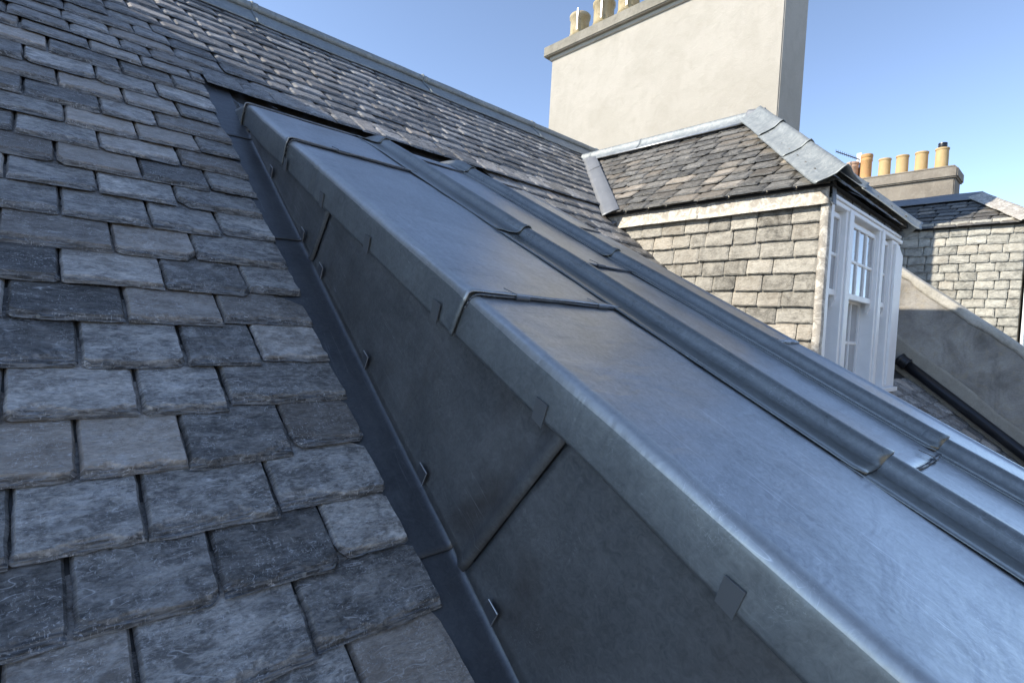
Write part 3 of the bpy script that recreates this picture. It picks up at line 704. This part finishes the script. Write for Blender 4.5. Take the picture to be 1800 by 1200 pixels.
# lead ridge: two wings and a flat-topped roll, in lengths
def wingfn(p0, p1, nA, nB, bend=0.):
    """sheet over an edge p0->p1; 'a' negative goes down side A, positive down side B"""
    p0, p1 = np.array(p0, float), np.array(p1, float); d = p1 - p0; Ln = np.linalg.norm(d); d /= Ln
    nA, nB = np.array(nA, float), np.array(nB, float)
    upv = np.array([0, 0, 1.]); upv -= d * upv.dot(d); upv /= np.linalg.norm(upv)
    def f(A, L, H):
        sd = np.where(A[..., None] < 0, nA, nB)
        return p0 + d * L[..., None] + sd * np.abs(A)[..., None] + upv * H[..., None]
    return f, Ln
def unit(v): v = np.array(v, float); return v / np.linalg.norm(v)
dA = unit((-(RX - XB), 0, -(ZR - ZE))); dB = unit((XR - RX, 0, -(ZR - ZE)))
f, Ln = wingfn((RX, 4.12, ZR + .012), (RX, YA - .02, ZR + .012), dA, dB)
prof = [(-.115, .004), (-.110, .014), (-.10, .016), (-.06, .018), (-.035, .024), (-.022, .045), (-.012, .058), (.0, .062), (.012, .058), (.022, .045), (.035, .024), (.06, .018), (.115, .01)]
for k, (a, b) in enumerate(((0, .12), (.12, .78), (.78, Ln - .10))):
    sheet('ridge_lead', f, np.linspace(a, b + .02, 24), prof, M['lead_old'], D2, .0025, .005, seed=150 + k, wend=(b + .02, .008, .03))
# edge beads (bright turned edge) and dark ridge end cap
mb = MB(); mb.tube(tuple(f(np.array([-.116]), np.array([0.]), np.array([.012]))[0]), tuple(f(np.array([-.116]), np.array([Ln - .08]), np.array([.012]))[0]), .008, 8)
mb.done('ridge_lead', M['metal'], D2, 'turned bright lower edge', True)
f2, _ = wingfn((RX, YA + .10, ZR + .02), (RX, YA - .06, ZR + .0), dA, dB)
sheet('hip_cap', f2, np.linspace(0, .16, 10), [(a, h + .012) for a, h in prof], M['lead_grey'], D2, .003, .006, seed=158)
# hip flashings
def hip(p1, nA, nB, n=3, seed=160, wA=.165, mat='lead_old'):
    f, Ln = wingfn((RX, YA, ZR + .034), (p1[0], p1[1], p1[2] + .016), nA, nB)
    prof = [(-wA, .002), (-wA + .008, .012), (-wA + .03, .013), (-wA * .6, .016), (-.055, .024), (-.038, .036), (-.022, .048), (.0, .054), (.022, .048), (.038, .036), (.055, .024), (.09, .014), (.13, .006)]
    e = np.linspace(0.02, Ln + .03, n + 1)
    for k in range(n):
        sheet('hip_flashing', lambda A, L, H, k=k: f(A, L, H + .006 * np.clip((e[n - 0] - L) / Ln, 0, 1) + .006 * (n - k - 1)), np.linspace(e[k], e[k + 1] + .03, 26), prof, M[mat], D2, .004, .005, seed=seed + k, wend=(e[k + 1] + .03, .010, .05))
hd = unit((XB - RX, YE - YA, ZE - ZR))
def perp(sd, d): sd = np.array(sd, float); sd = sd - d * sd.dot(d); return sd / np.linalg.norm(sd)
# directions lying in the two slopes, perpendicular to the hip
nLs = np.cross(unit((-math.sin(sa), 0, math.cos(sa))), hd); nLs = unit(nLs)
if nLs[1] < 0: nLs = -nLs
nFs = np.cross(unit((0, -math.sin(ff), math.cos(ff))), hd); nFs = unit(nFs)
if nFs[0] < 0: nFs = -nFs
hip((XB - .01, YE - .01, ZE + .012), nLs, nFs, 3, 160)
hd2 = unit((XR - RX, YE - YA, ZE - ZR))
nR2 = unit(np.cross(unit((ZR - ZE, 0, XR - RX)), hd2)); nR2 = nR2 if nR2[1] > 0 else -nR2
nF2 = unit(np.cross(unit((0, -math.sin(ff), math.cos(ff))), hd2)); nF2 = nF2 if nF2[0] < 0 else -nF2
hip((XR, YE - .01, ZE + .012), nF2, nR2, 3, 170)
# valley strip lying on the dormer's slope
vv0 = np.array([3.60, 2.79, .985]); vv1 = np.array([4.72, 4.00, 1.94]); vdd = unit(vv1 - vv0)
nV = unit(np.cross(unit((-math.sin(sa), 0, math.cos(sa))), vdd)); nV = nV if nV[1] < 0 else -nV
def VS(A, L, H): return vv0 + vdd * L[..., None] + nV * A[..., None] + np.array([-math.sin(sa), 0, math.cos(sa)]) * H[..., None]
Lv = np.linalg.norm(vv1 - vv0)
for k, (a, b) in enumerate(((-.05, Lv * .72), (Lv * .72, Lv + .02))):
    sheet('valley_lead', VS, np.linspace(a, b, 22), [(-.06, .016), (-.02, .02), (.03, .022), (.085, .018), (.09, .012)], M['lead_grey'], D2, .003, .005, seed=180 + k, wend=(a, .005, .02))
# lead apron under the eave and round the corner
S_ = lambda a, l, h: np.stack([XC - .036 - h, -l + 0 * a, a + 0 * h], -1)
for k, (a, b) in enumerate(((-2.9, -2.02), (-2.02, -1.16))):
    sheet('eave_apron', S_, np.linspace(a, b + .01, 40), [(.862, .012), (.866, .008), (.89, .004), (.92, .003), (.95, .002), (1.012, .0)], M['lead_white'], D2, .0045, .004, seed=190 + k)
sheet('eave_apron', lambda a, l, h: np.stack([l + 0 * a, YF - .028 - h, a + 0 * h], -1), np.linspace(XC - .035, XC + .03, 8), [(.862, .01), (.87, .006), (1.012, .0)], M['lead_grey'], D2, .002, .003, seed=195)
sheet('corner_lead', lambda a, l, h: np.stack([XC - .030 - h + .006 * fbm(l * 9, l * 0, 5, 2), YF - .016 + a, l + 0 * a], -1), np.linspace(-.6, .87, 60), [(-.004, -.03), (0, -.004), (.004, .0), (.03, .001), (.044, 0), (.048, -.008)], M['lead_white'], D2, .003, .004, seed=197, label='brownish lead strip at the cheek corner')
# slate panels over the window head and eave soffit
mb = MB()
for k in range(8): mb.box(XC + .01 + k * .205, XC + .205 + k * .205, YF - .018 + .003 * (k % 2), YF + .02, .915, .990, .003)
mb.done('head_slates', M['slate'], D2)
mb = MB(); mb.box(XC - .02, XE - .0, YF + .02, YF + .12, .90, .97); mb.done('soffit', M['dark'], D2)
# ---- window, three lights
W = MB()
def wbox(x0, x1, y0, y1, z0, z1, b=.003): W.box(x0, x1, y0, y1, z0, z1, b)
ZB, ZT = -.325, .915
wbox(3.70, 3.775, YF - .01, YF + .14, ZB, ZT)                      # left jamb
wbox(4.00, 4.175, YF - .014, YF + .14, ZB + .03, ZT - .002)        # mullions
wbox(4.81, 4.985, YF - .014, YF + .14, ZB + .03, ZT - .002)
W.poly([(5.215, YF - .008, ZB), (5.60, YF - .008, ZB), (5.60, YF - .008, ZT - .12), (5.40, YF - .008, ZT - .035), (5.215, YF - .008, ZT - .035)], (0, .148, 0))              # broad right casing
wbox(5.28, 5.40, YF - .026, YF - .008, ZB + .02, ZT - .06)
wbox(4.05, 4.125, YF - .024, YF - .014, ZB + .04, ZT - .01); wbox(4.86, 4.935, YF - .024, YF - .014, ZB + .04, ZT - .01)
wbox(3.69, 5.40, YF - .03, YF + .14, ZT, ZT + .022); wbox(3.69, 5.50, YF - .02, YF + .14, ZT - .03, ZT - .0005)
wbox(3.70, 5.57, YF - .045, YF + .14, ZB - .035, ZB - .0)
wbox(3.775, 5.215, YF + .11, YF + .14, ZB, ZT - .03)
W.done('window_frame', M['white'], D2)
def sash(x0, x1, z0, z1, y, cols, rows, horns=True, parent=D2):
    mb = MB(); st = .034; t_ = .022
    mb.box(x0, x0 + st, y, y + .035, z0, z1, .003); mb.box(x1 - st, x1, y, y + .035, z0, z1, .003)
    mb.box(x0 + st - .001, x1 - st + .001, y + .001, y + .034, z1 - st, z1 - .001, .003); mb.box(x0 + st - .001, x1 - st + .001, y + .001, y + .034, z0 + .001, z0 + st + .006, .003)
    for c in range(1, cols):
        xx = x0 + st + (x1 - x0 - 2 * st) * c / cols; mb.box(xx - t_ / 2, xx + t_ / 2, y + .003, y + .030, z0 + st, z1 - st, .004)
    for r_ in range(1, rows):
        z_ = z0 + st + (z1 - z0 - 2 * st) * r_ / rows; mb.box(x0 + st, x1 - st, y + .0045, y + .0285, z_ - t_ / 2, z_ + t_ / 2, .004)
    if horns:
        for xa in (x0, x1 - .03):
            mb.poly([(xa, y + .001, z0), (xa, y + .034, z0), (xa, y + .034, z0 - .075), (xa, y + .020, z0 - .072), (xa, y + .016, z0 - .045), (xa, y + .004, z0 - .03)], (.03, 0, 0))
    s_ = mb.done('sash', M['white'], parent)
    g = MB()
    g.box(x0 + .01, x1 - .01, y + .014, y + .019, z0 + .01, z1 - .01)
    g.done('pane', M['glass'], s_)
sash(3.775, 4.000, .325, .86, YF + .012, 1, 2); sash(3.775, 4.000, ZB + .02, .35, YF + .075, 1, 2, False)
sash(4.175, 4.810, .325, .855, YF + .006, 3, 2); sash(4.175, 4.810, ZB + .02, .35, YF + .075, 3, 2, False)
sash(4.985, 5.215, .325, .86, YF + .012, 1, 2); sash(4.985, 5.215, ZB + .02, .35, YF + .075, 1, 2, False)
mb = MB(); mb.box(3.775, 5.215, YF + .045, YF + .11, ZT - .075, ZT - .03); mb.done('window_head', M['white'], D2)

# ================================================================== big cream chimney
CX0, CX1, CY0, CY1, CZ0, CZ1 = 6.30, 6.98, 2.585, 6.235, -1.5, 4.375
CH = thing('chimney_stack', 'huge cream rendered chimney stack rising behind the slate roofs into the sky', 'chimney', (6.6, 4.4, 2))
mb = MB(); mb.box(CX0, CX1, CY0, CY1, CZ0, CZ1, .012); mb.done('shaft', M['cream'], CH)
mb = MB(); mb.box(CX0 - .03, CX1 + .03, CY0 - .03, CY1 + .03, CZ1 - .03, CZ1 + .03, .008); mb.done('neck_course', M['cream'], CH)
mb = MB(); mb.box(CX0 - .10, CX1 + .10, CY0 - .10, CY1 + .105, CZ1 + .022, CZ1 + .185, .014); mb.done('cap', M['capstone'], CH)
PROF_OLD = [(.150, 0), (.148, .20), (.160, .215), (.160, .245), (.150, .26), (.152, .50), (.168, .515), (.170, .56), (.160, .575), (.135, .575), (.130, .2)]
def pot(parent, x, y, z, prof, mat, label=None, strap=False, sc=1.0, hs=1.0):
    mb = MB(); mb.lathe((x, y, z), [(r * sc, h * hs) for r, h in prof], 36, cap=False); o = mb.done('chimney_pot', mat, parent, label); auto_smooth(o, 50)
    if strap:
        mb = MB(); mb.box(x - .157 * sc, x - .150 * sc, y - .088, y - .066, z + .26, z + .60, .001); mb.done('strap', M['metal'], o)
    mb = MB(); mb.lathe((x, y, z + prof[-2][1] * hs - .03), [(.10, 0), (prof[-2][0] * sc - .001, .0)], 24, cap=True); mb.done('flue', M['dark'], o)
    return o
for k, y in enumerate((5.98, 5.49, 5.02, 4.53, 4.05, 3.56, 3.08)):
    pot(CH, 6.64, y, CZ1 + .18, PROF_OLD, M['pot_cream'], strap=True, sc=1.04 if k else 1.0, hs=1.0 if k else .98)

# ================================================================== party wall between the houses
PW = thing('parapet_wall', 'stained cement parapet wall with pale sloping coping, behind the white window', 'wall', (6.9, .5, 0))
WX0, WX1 = 6.77, 7.06; hp = .775
ys = np.linspace(-2.2, CY0 - .003, 60)
def zmain(y, h=0): return (y * sP - 1 + h) / cP
ztop = lambda y, k=0: zmain(y, hp) + .012 * float(fbm(y * 2.3, 0 * y, 5, 3)) + k
nx, ny = 2, len(ys); mbv = MB()
A = [(WX0, y, ztop(y) - .0) for y in ys]; pts = A + [(WX0, ys[-1], zmain(ys[-1]) - 1.2), (WX0, ys[0], zmain(ys[0]) - 1.2)]
mbv.poly([tuple(map(float, p)) for p in pts], (WX1 - WX0, 0, 0)); mbv.done('wall_face', M['parapet'], PW)
# coping: sloping mortar skim with broken lower edge
Lc = np.linspace(-2.2, CY0 - .003, 220)
profc = [(WX0 - .006, -.085), (WX0 - .007, -.05), (WX0 - .008, -.012), (WX0 - .004, .006), (WX0 + .012, .014), (WX0 + .15, .024), (WX1 - .01, .014), (WX1 + .02, .0), (WX1 + .02, -.05)]
def CO(A, L, H):
    z = (L * sP - 1 + hp) / cP
    rag = .045 * fbm(L * 6, L * 0 + 2, 77, 5) * (H < -.03)
    return np.stack([A, L, z + H + rag + .006 * fbm(L * 5, A * 9, 9, 3)], -1)
sheet('coping', CO, Lc, profc, M['cope'], PW, .004, .006, seed=200)
# smooth mortar fillet patch at the foot
Lf = np.linspace(-2.2, 1.75, 140)
def FI(A, L, H):
    z = (L * sP - 1) / cP
    top = .30 + .07 * fbm(L * 2.2, L * 0, 33, 4)
    return np.stack([np.broadcast_to(WX0 - .004 - .022 * (1 - A) - .006, A.shape) + .003 * fbm(L * 6, A * 3, 3, 3), L, z - .05 + A * (top + .05)], -1)
sheet('mortar_patch', FI, Lf, [(k / 10, 0) for k in range(11)], M['mortar'], PW, 0, .012, seed=201)

# soil pipe lying down the slope
PI = thing('drain_pipe', 'black plastic pipe lying down the slates against the parapet wall', 'pipe', (6.65, 1, 0))
def dirp(u, v, h): return Vector(MP(u, v, h))
p_a, p_b = dirp(6.655, .955, .085), dirp(6.655, -2.0, .085)
mb = MB(); mb.tube(p_a, p_b, .050, 28); mb.done('pipe', M['black'], PI, smooth=True)
ax = (p_b - p_a).normalized()
mb = MB(); mb.lathe(p_a - ax * .045, [(.050, 0), (.066, .004), (.069, .02), (.066, .032), (.062, .036), (.062, .085), (.067, .09), (.067, .105), (.055, .112)], 28, ax); o = mb.done('socket', M['black'], PI); auto_smooth(o)
mb = MB(); mb.box(6.69, 6.765, 1.30, 1.34, float(p_a[2]) - .02, float(p_a[2]) + .05, .004); mb.done('bracket', M['black'], PI)

# ================================================================== next house: roof, dormer, stack
NR = thing('neighbour_roof', 'slate roof slope of the next house beyond the parapet wall', 'roof', (9, 1, 0))
S = Slates(MP)
for k in range(34):
    v = -.3 + k * .15
    if v > 4.7: break
    u = 7.1
    while u < 13.5:
        wd = float(np.clip(rng.normal(.21, .03), .14, .28)); S.add(u, u + wd, v, .15, 0); u += wd
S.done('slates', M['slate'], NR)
mb = MB(); mb.poly([pv(7.06, -2.2, -.03), pv(13.6, -2.2, -.03), pv(13.6, 4.84, -.03), pv(7.06, 4.84, -.03)], (0, .02, -.12)); mb.done('roof_deck', M['dark'], NR)

D3 = thing('slate_dormer', 'farther hipped dormer with whitish slate cheek, half crossed by a chimney shadow', 'dormer', (8.9, 1, 0))
X3, Y3, Z3 = 8.20, .560, 1.495; RX3, ZR3, YA3 = 9.30, 2.065, 1.12; XB3, YE3 = 8.13, .50
mb = MB(); mb.box(X3 + .02, 10.4, Y3 + .02, 3.6, -1.2, Z3 - .02); mb.done('wall', M['capstone'], D3)
S = Slates(lambda a, b, h: np.stack([X3 - .02 - h, -a + 0 * b, b + 0 * h], -1))
z = Z3 - .02 - .105
while z > -.9:
    a = -2.9 - random.random() * .1; aend = -Y3 - .02
    while a < aend - .02:
        wd = float(np.clip(rng.normal(.17, .026), .12, .23)); e = a + wd
        if e > aend - .07: e = aend
        S.add(a, e, z + (rng.random() - .5) * .008, .105, 1, tone=(float(np.clip(rng.normal(.5, .2), 0, 1)), rng.random(), rng.random()), thick=.010, rough=1.6, chip=.6, bev=.7, gap=.004, lift=(rng.random() - .5) * .004); a = e
    z -= .105
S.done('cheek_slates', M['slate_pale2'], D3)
sl3 = math.hypot(RX3 - XB3, ZR3 - Z3); s3 = math.atan2(ZR3 - Z3, RX3 - XB3)
def RL3(a, b, h): return np.stack([XB3 + b * math.cos(s3) - h * math.sin(s3), -a + 0 * b, Z3 + b * math.sin(s3) + h * math.cos(s3)], -1)
S = Slates(RL3); E3 = .17; k = 0
while k * E3 < sl3 - .08:
    b = k * E3; fr = b / sl3; aR = -(YE3 + (YA3 - YE3) * fr); a = -4.3 - random.random() * .1; hs = (YA3 - YE3) / sl3
    while a < aR - .02:
        wd = float(np.clip(rng.normal(.2, .03), .14, .26)); e = a + wd
        if e > aR - .07: e = aR
        S.add(a, e, b, E3, 1, maxd=sl3 - b - .02, shr=(-hs if e == aR else 0), rough=1.3, lift=(rng.random() - .5) * .004); a = e
    k += 1
S.done('roof_slates', M['slate_roof2'], D3)
mb = MB(); pts = [(XB3 + .02, YE3 + .02, Z3 - .03), (XB3 + .02, 4.3, Z3 - .03), (RX3, 4.3, ZR3 - .03), (RX3, YA3, ZR3 - .03), (2 * RX3 - XB3, YE3 + .02, Z3 - .03), (2 * RX3 - XB3, 4.3, Z3 - .03)]
q = [mb.bm.verts.new(p) for p in pts]
for f_ in ((0, 3, 2, 1), (0, 4, 3), (4, 5, 2, 3), (0, 1, 5, 4), (1, 2, 5)): mb.bm.faces.new([q[i] for i in f_])
mb.done('roof_deck', M['slate_roof2'], D3)
dA3 = unit((-(RX3 - XB3), 0, -(ZR3 - Z3))); dB3 = unit((RX3 - XB3, 0, -(ZR3 - Z3)))
f, Ln = wingfn((RX3, 4.3, ZR3 + .01), (RX3, YA3 - .02, ZR3 + .01), dA3, dB3)
prof3 = [(-.17, .004), (-.16, .014), (-.08, .018), (-.04, .026), (-.022, .046), (.0, .056), (.022, .046), (.04, .026), (.15, .012)]
sheet('ridge_lead', f, np.linspace(0, Ln, 60), prof3, M['lead_grey'], D3, .004, .006, seed=210)
f, Ln = wingfn((RX3, YA3, ZR3 + .015), (XB3 - .01, YE3 - .01, Z3 + .01), None if False else (lambda n_: n_ if n_[1] > 0 else -n_)(unit(np.cross(unit((-math.sin(s3), 0, math.cos(s3))), unit((XB3 - RX3, YE3 - YA3, Z3 - ZR3))))),
               (lambda n_: n_ if n_[0] > 0 else -n_)(unit(np.cross(unit((0, -(ZR3 - Z3), YA3 - YE3)), unit((XB3 - RX3, YE3 - YA3, Z3 - ZR3))))))
sheet('hip_flashing', f, np.linspace(0, Ln + .02, 50), [(-.15, .004), (-.14, .014), (-.07, .02), (-.03, .034), (0, .05), (.03, .034), (.07, .02), (.13, .01)], M['lead_white'], D3, .008, .006, seed=212)
mb = MB(); mb.box(X3 - .03, X3 + .05, Y3 - .03, Y3 - .006, -.9, 1.0, .004); mb.box(X3 + .05, 10.3, Y3 - .02, Y3 + .0, -.9, 1.0, .003); mb.done('window_frame', M['white'], D3)
mb = MB()
for k in range(4): mb.box(X3 + .18 + k * .48, X3 + .56 + k * .48, Y3 - .028, Y3 - .0215, -.1, .92)
mb.done('pane', M['glass'], D3)

BX0, BX1, BY0, BY1 = 14.5, 15.15, 2.19, 5.6
ST = thing('chimney_stack', 'distant brown roughcast chimney stack carrying a row of buff clay pots', 'chimney', (14.8, 4, 2))
mb = MB(); mb.box(BX0, BX1, BY0, BY1, -2, 3.69, .02); mb.done('shaft', M['roughcast'], ST)
mb = MB(); mb.box(BX0 - .07, BX1 + .07, BY0 - .05, BY1 + .05, 3.683, 3.90, .025); mb.box(BX0 - .02, BX1 + .02, BY0, BY1, 3.899, 3.95, .02); mb.done('cap', M['roughcast'], ST)
PL = [(.125, 0), (.122, .02), (.118, .40), (.128, .405), (.131, .425), (.128, .44), (.108, .44), (.105, .1)]
PB = [(.13, 0), (.122, .03), (.118, .34), (.130, .355), (.130, .40), (.120, .41), (.134, .425), (.136, .46), (.128, .48), (.105, .48), (.1, .1)]
for y, hs in ((3.545, 1.03), (3.206, 1.05), (2.849, 1.07), (2.487, 1.10)): pot(ST, 14.8, y, 3.94, PL, M['pot_buff'], hs=hs)
pot(ST, 14.8, 4.21, 3.94, PB, M['pot_red'], 'reddish clay pot with a thick rim', hs=1.02, sc=1.02)
pot(ST, 14.8, 3.921, 3.94, PB, M['pot_orange'], 'tall streaked orange pot', hs=1.30, sc=.97)
pot(ST, 15.0, 4.12, 3.94, PL, M['pot_orange'], hs=.86, sc=.9); pot(ST, 14.8, 4.46, 3.94, PB, M['pot_buff'], hs=.74, sc=.95)
mb = MB(); mb.lathe((14.8, 2.487, 4.42), [(.06, 0), (.075, .03), (.075, .045), (.085, .05), (.085, .07), (.07, .075), (.07, .09), (.085, .095), (.08, .12), (.03, .135)], 20)
mb.done('cowl', M['black'], ST, smooth=False)
AN = thing('aerial', 'small television aerial on a mast beside the reddish chimney pots', 'aerial', (14.9, 4.05, 4))
mb = MB(); mb.tube((14.9, 4.08, 3.95), (14.9, 4.08, 4.66), .014, 8); mb.done('mast', M['antenna'], AN)
mb = MB(); mb.tube((14.9, 4.07, 4.50), (14.3, 4.44, 4.62), .012, 6)
for k in range(12):
    q = k / 11; c_ = Vector((14.86 - .56 * q, 4.095 + .345 * q, 4.508 + .112 * q)); mb.tube(c_ + Vector((0, 0, -.035)), c_ + Vector((0, 0, .05)), .005, 5)
mb.done('boom', M['antenna'], AN)
mb = MB(); mb.box(14.86, 14.88, 4.05, 4.15, 4.42, 4.66, .004); mb.done('reflector', M['metal'], AN)
A2 = thing('aerial', 'thin aerial lying level above the farther dormer ridge', 'aerial', (12, 1.6, 2.6))
mb = MB(); mb.tube((12.0, 1.88, 2.66), (12.0, 1.52, 2.63), .010, 6); mb.tube((12.0, 1.56, 2.0), (12.0, 1.56, 2.70), .012, 6)
for k in range(7): mb.tube((11.94, 1.86 - k * .05, 2.655 - k * .004), (12.08, 1.86 - k * .05, 2.665 - k * .004), .004, 5)
mb.done('boom', M['antenna'], A2)

# ================================================================== gable behind the viewer (casts the foreground's shade), ground
GW = thing('chimney_stack', 'broad rendered chimney stack behind the viewer, outside the picture, shading the foreground', 'chimney', (-2.4, 2, 0))
mb = MB(); mb.box(-2.8, -2.15, 1.65, 5.26, -2, 4.47, .02); mb.done('shaft', M['roughcast'], GW)
mb = MB(); mb.box(-2.85, -2.12, 1.6, 5.28, 4.471, 4.60, .02); mb.done('cap', M['capstone'], GW)
mb = MB(); mb.poly([(-400, -400, -9.2), (400, -400, -9.2), (400, 400, -9.2), (-400, 400, -9.2)], (0, 0, -.2))
g = mb.done('ground', M['ground']); g['kind'] = 'structure'

# ================================================================== terrace across the street (behind the viewer, returns warm light)
TE = thing('stone_terrace', 'sandstone terrace across the street behind the viewer, outside the picture', 'building', (10, -16, -9))
M['sandstone'] = render_mat('sandstone', (.40, .35, .27), (.48, .43, .34), (.34, .29, .22), .6, .4, 30, .15)
mb = MB(); mb.box(-40, 50, -24, -15, -9.2, 2.5); mb.done('wall', M['sandstone'], TE)
mb = MB(); mb.poly([(-40.2, -14.8, 2.5), (-40.2, -24.2, 2.5), (-40.2, -19.5, 6.2)], (90.4, 0, 0)); mb.done('roof', M['slate_roof2'], TE)
for k in range(18):
    for z_ in (-8, -4.6, -1.2):
        mb = MB(); mb.box(-38 + k * 5, -36.8 + k * 5, -15.02, -14.95, z_, z_ + 2.1); o = mb.done('window', M['white'], TE)
        mb = MB(); mb.box(-37.9 + k * 5, -36.9 + k * 5, -14.96, -14.93, z_ + .1, z_ + 2.0); mb.done('pane', M['glass'], o)
